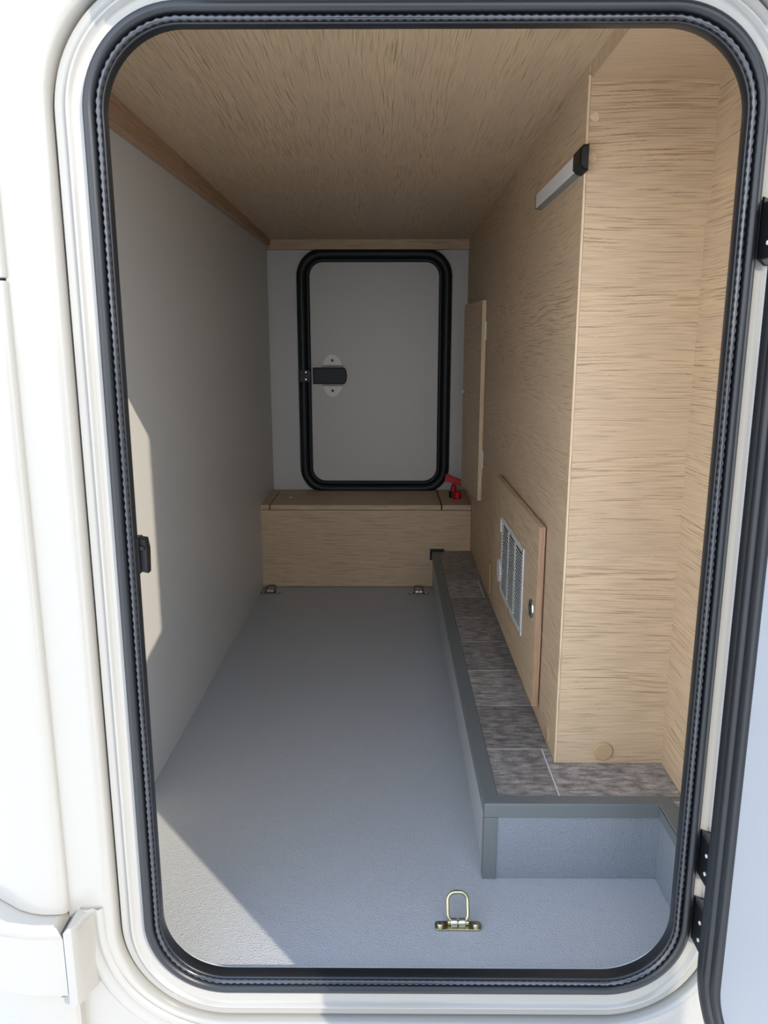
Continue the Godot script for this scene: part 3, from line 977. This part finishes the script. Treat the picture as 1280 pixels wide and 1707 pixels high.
func fittings() -> void:
	# slim strip lamp high on the partition (switched off)
	var lp := thing("strip_lamp", "slim grey strip lamp with black ends high on the right wall", "lamp", Vector3(0.300, 1.138, -0.54))
	var prof := PackedVector2Array([Vector2(0, 0.0), Vector2(-0.0115, 0.002), Vector2(-0.0125, 0.0045), Vector2(-0.0125, 0.0275), Vector2(-0.010, 0.031), Vector2(0, 0.031)])
	obj("housing", mb().ext(PackedVector2Array([Vector2(0, 0.0), Vector2(-0.0105, 0.0018), Vector2(-0.0105, 0.029), Vector2(0, 0.030)]), -0.175, 0.145, 0.0), M.lamp_metal, lp)
	obj("lens", mb().box(Vector3(-0.0122, 0.0030, -0.174), Vector3(-0.010, 0.0285, 0.144), 0.0008), M.lamp_lens, lp)
	obj("end_cap", mb().ext(prof, -0.180, -0.174, 0.0008), M.black_plastic, lp)
	var nc := PackedVector2Array([Vector2(0, -0.002), Vector2(-0.008, 0.000), Vector2(-0.014, 0.006), Vector2(-0.014, 0.029), Vector2(-0.009, 0.0345), Vector2(0, 0.036)])
	obj("end_cap", mb().ext(nc, 0.144, 0.192, 0.003), M.black_plastic, lp)
	# round covers
	tag(obj("cover_cap", mb(Vector3(0.387, 0.163, -0.375), Basis(Vector3.RIGHT, PI / 2)).lathe([[0.0175, 0], [0.0172, 0.003], [0.0155, 0.0042], [0, 0.0044]], 32), M.tan_cap), "round tan cover cap low on the oak panel facing the opening", "cap")
	tag(obj("cover_cap", mb(Vector3(0.300, 0.158, -0.445), Basis(Vector3.BACK, PI / 2)).lathe([[0.0175, 0], [0.0172, 0.0014], [0.0155, 0.002], [0, 0.0022]], 32), M.tan_cap), "round tan cover cap at the foot of the long oak wall", "cap")
	for q in [[0.3125, 1.217, "upper"], [0.3115, 1.160, "lower"]]:
		tag(obj("screw_cap", mb(Vector3(q[0], q[1], -0.375), Basis(Vector3.RIGHT, PI / 2)).lathe([[0.0068, 0], [0.0064, 0.0006], [0, 0.0007]], 20), M.oak_edge), "%s of two small oak screw caps beside the strip lamp" % q[2], "cap")
	# brass coloured strips behind the vent hatch
	tag(obj("wall_catch", mb().box(Vector3(0.2955, 0.158, -1.330), Vector3(0.3005, 0.252, -1.283), 0.002), M.brass_strip), "yellowish plastic catch on the oak wall behind the vent hatch", "catch")
	tag(obj("wall_catch", mb().box(Vector3(0.2975, 0.150, -1.50), Vector3(0.3005, 0.185, -1.475), 0.001), M.brass_strip), "tiny yellowish tab at the foot of the far oak wall", "catch")
	# striker on the left jamb
	var st := thing("latch_striker", "black latch striker on the left side of the opening", "striker", Vector3(-0.310, 0.602, -0.026))
	obj("plate", mb().box(Vector3(-0.004, 0, -0.010), Vector3(0.004, 0.046, 0.012), 0.0015), M.black_plastic, st)
	obj("jaw", mb().ext(PackedVector2Array([Vector2(0.003, 0.002), Vector2(0.012, 0.0), Vector2(0.013, 0.030), Vector2(0.011, 0.044), Vector2(0.003, 0.045)]), -0.008, 0.006, 0.0015), M.black_plastic, st)
	obj("jaw", mb().box(Vector3(0.004, 0.030, 0.004), Vector3(0.010, 0.036, 0.011), 0.001), M.black_plastic, st)
	# tie-down rings
	var r := tie_ring("brassy tie-down ring standing on the floor near the opening", Vector3(0.108, 0, -0.133), M.zinc, 62.0)
	tie_ring("dark tie-down ring on the floor at the left end of the bench", Vector3(-0.427, 0, -1.772), M.dark_zinc, 12.0)
	tie_ring("dark tie-down ring on the floor next to the grey step", Vector3(0.109, 0, -1.765), M.dark_zinc, 12.0)


func tie_ring(label: String, at: Vector3, m: Material, lift: float) -> Node3D:
	var t := thing("tie_down_ring", label, "tie-down ring", at, Basis(), "tie-down rings in the floor")
	var up := Basis(Vector3.RIGHT, Vector3.FORWARD, Vector3.UP)
	obj("base_plate", mb(Vector3.ZERO, Basis(Vector3.RIGHT, -PI / 2)).ext(outline(rr(-0.036, 0.036, -0.0095, 0.0095, 0.006, 6)), 0.0, 0.0035, 0.0008), m, t)
	for s in [-1, 1]:
		obj("rivet", mb(Vector3(s * 0.0275, 0.0035, 0.0)).lathe([[0.0055, 0], [0.0052, 0.0025], [0.004, 0.0038], [0, 0.0042]], 16), M.bright_zinc, t)
		var q := mb(Vector3(s * 0.0062, 0.0075, -0.001), Basis(Vector3.BACK, -PI / 2))
		obj("barrel", q.lathe([[0, -0.005], [0.0062, -0.005], [0.0066, -0.004], [0.0066, 0.004], [0.0062, 0.005], [0, 0.005]], 16), M.bright_zinc, t)
	var c := mb(Vector3(0, 0.0075, -0.001), Basis(Vector3.BACK, -PI / 2))
	obj("pin", c.lathe([[0, -0.016], [0.0035, -0.016], [0.0035, 0.016], [0, 0.016]], 12), m, t)
	# the ring: a rounded bow that leans back
	var pts := []
	var a := deg_to_rad(lift)
	for p in rr(-0.0155, 0.0155, 0.0, 0.043, 0.012, 8, 2.0):
		var y: float = p[0].y
		pts.append(Vector3(p[0].x, 0.0075 + y * sin(a), -0.001 - y * cos(a)))
	obj("ring", mb().tube(pts, 0.0029, 10, true), m, t)
	return t
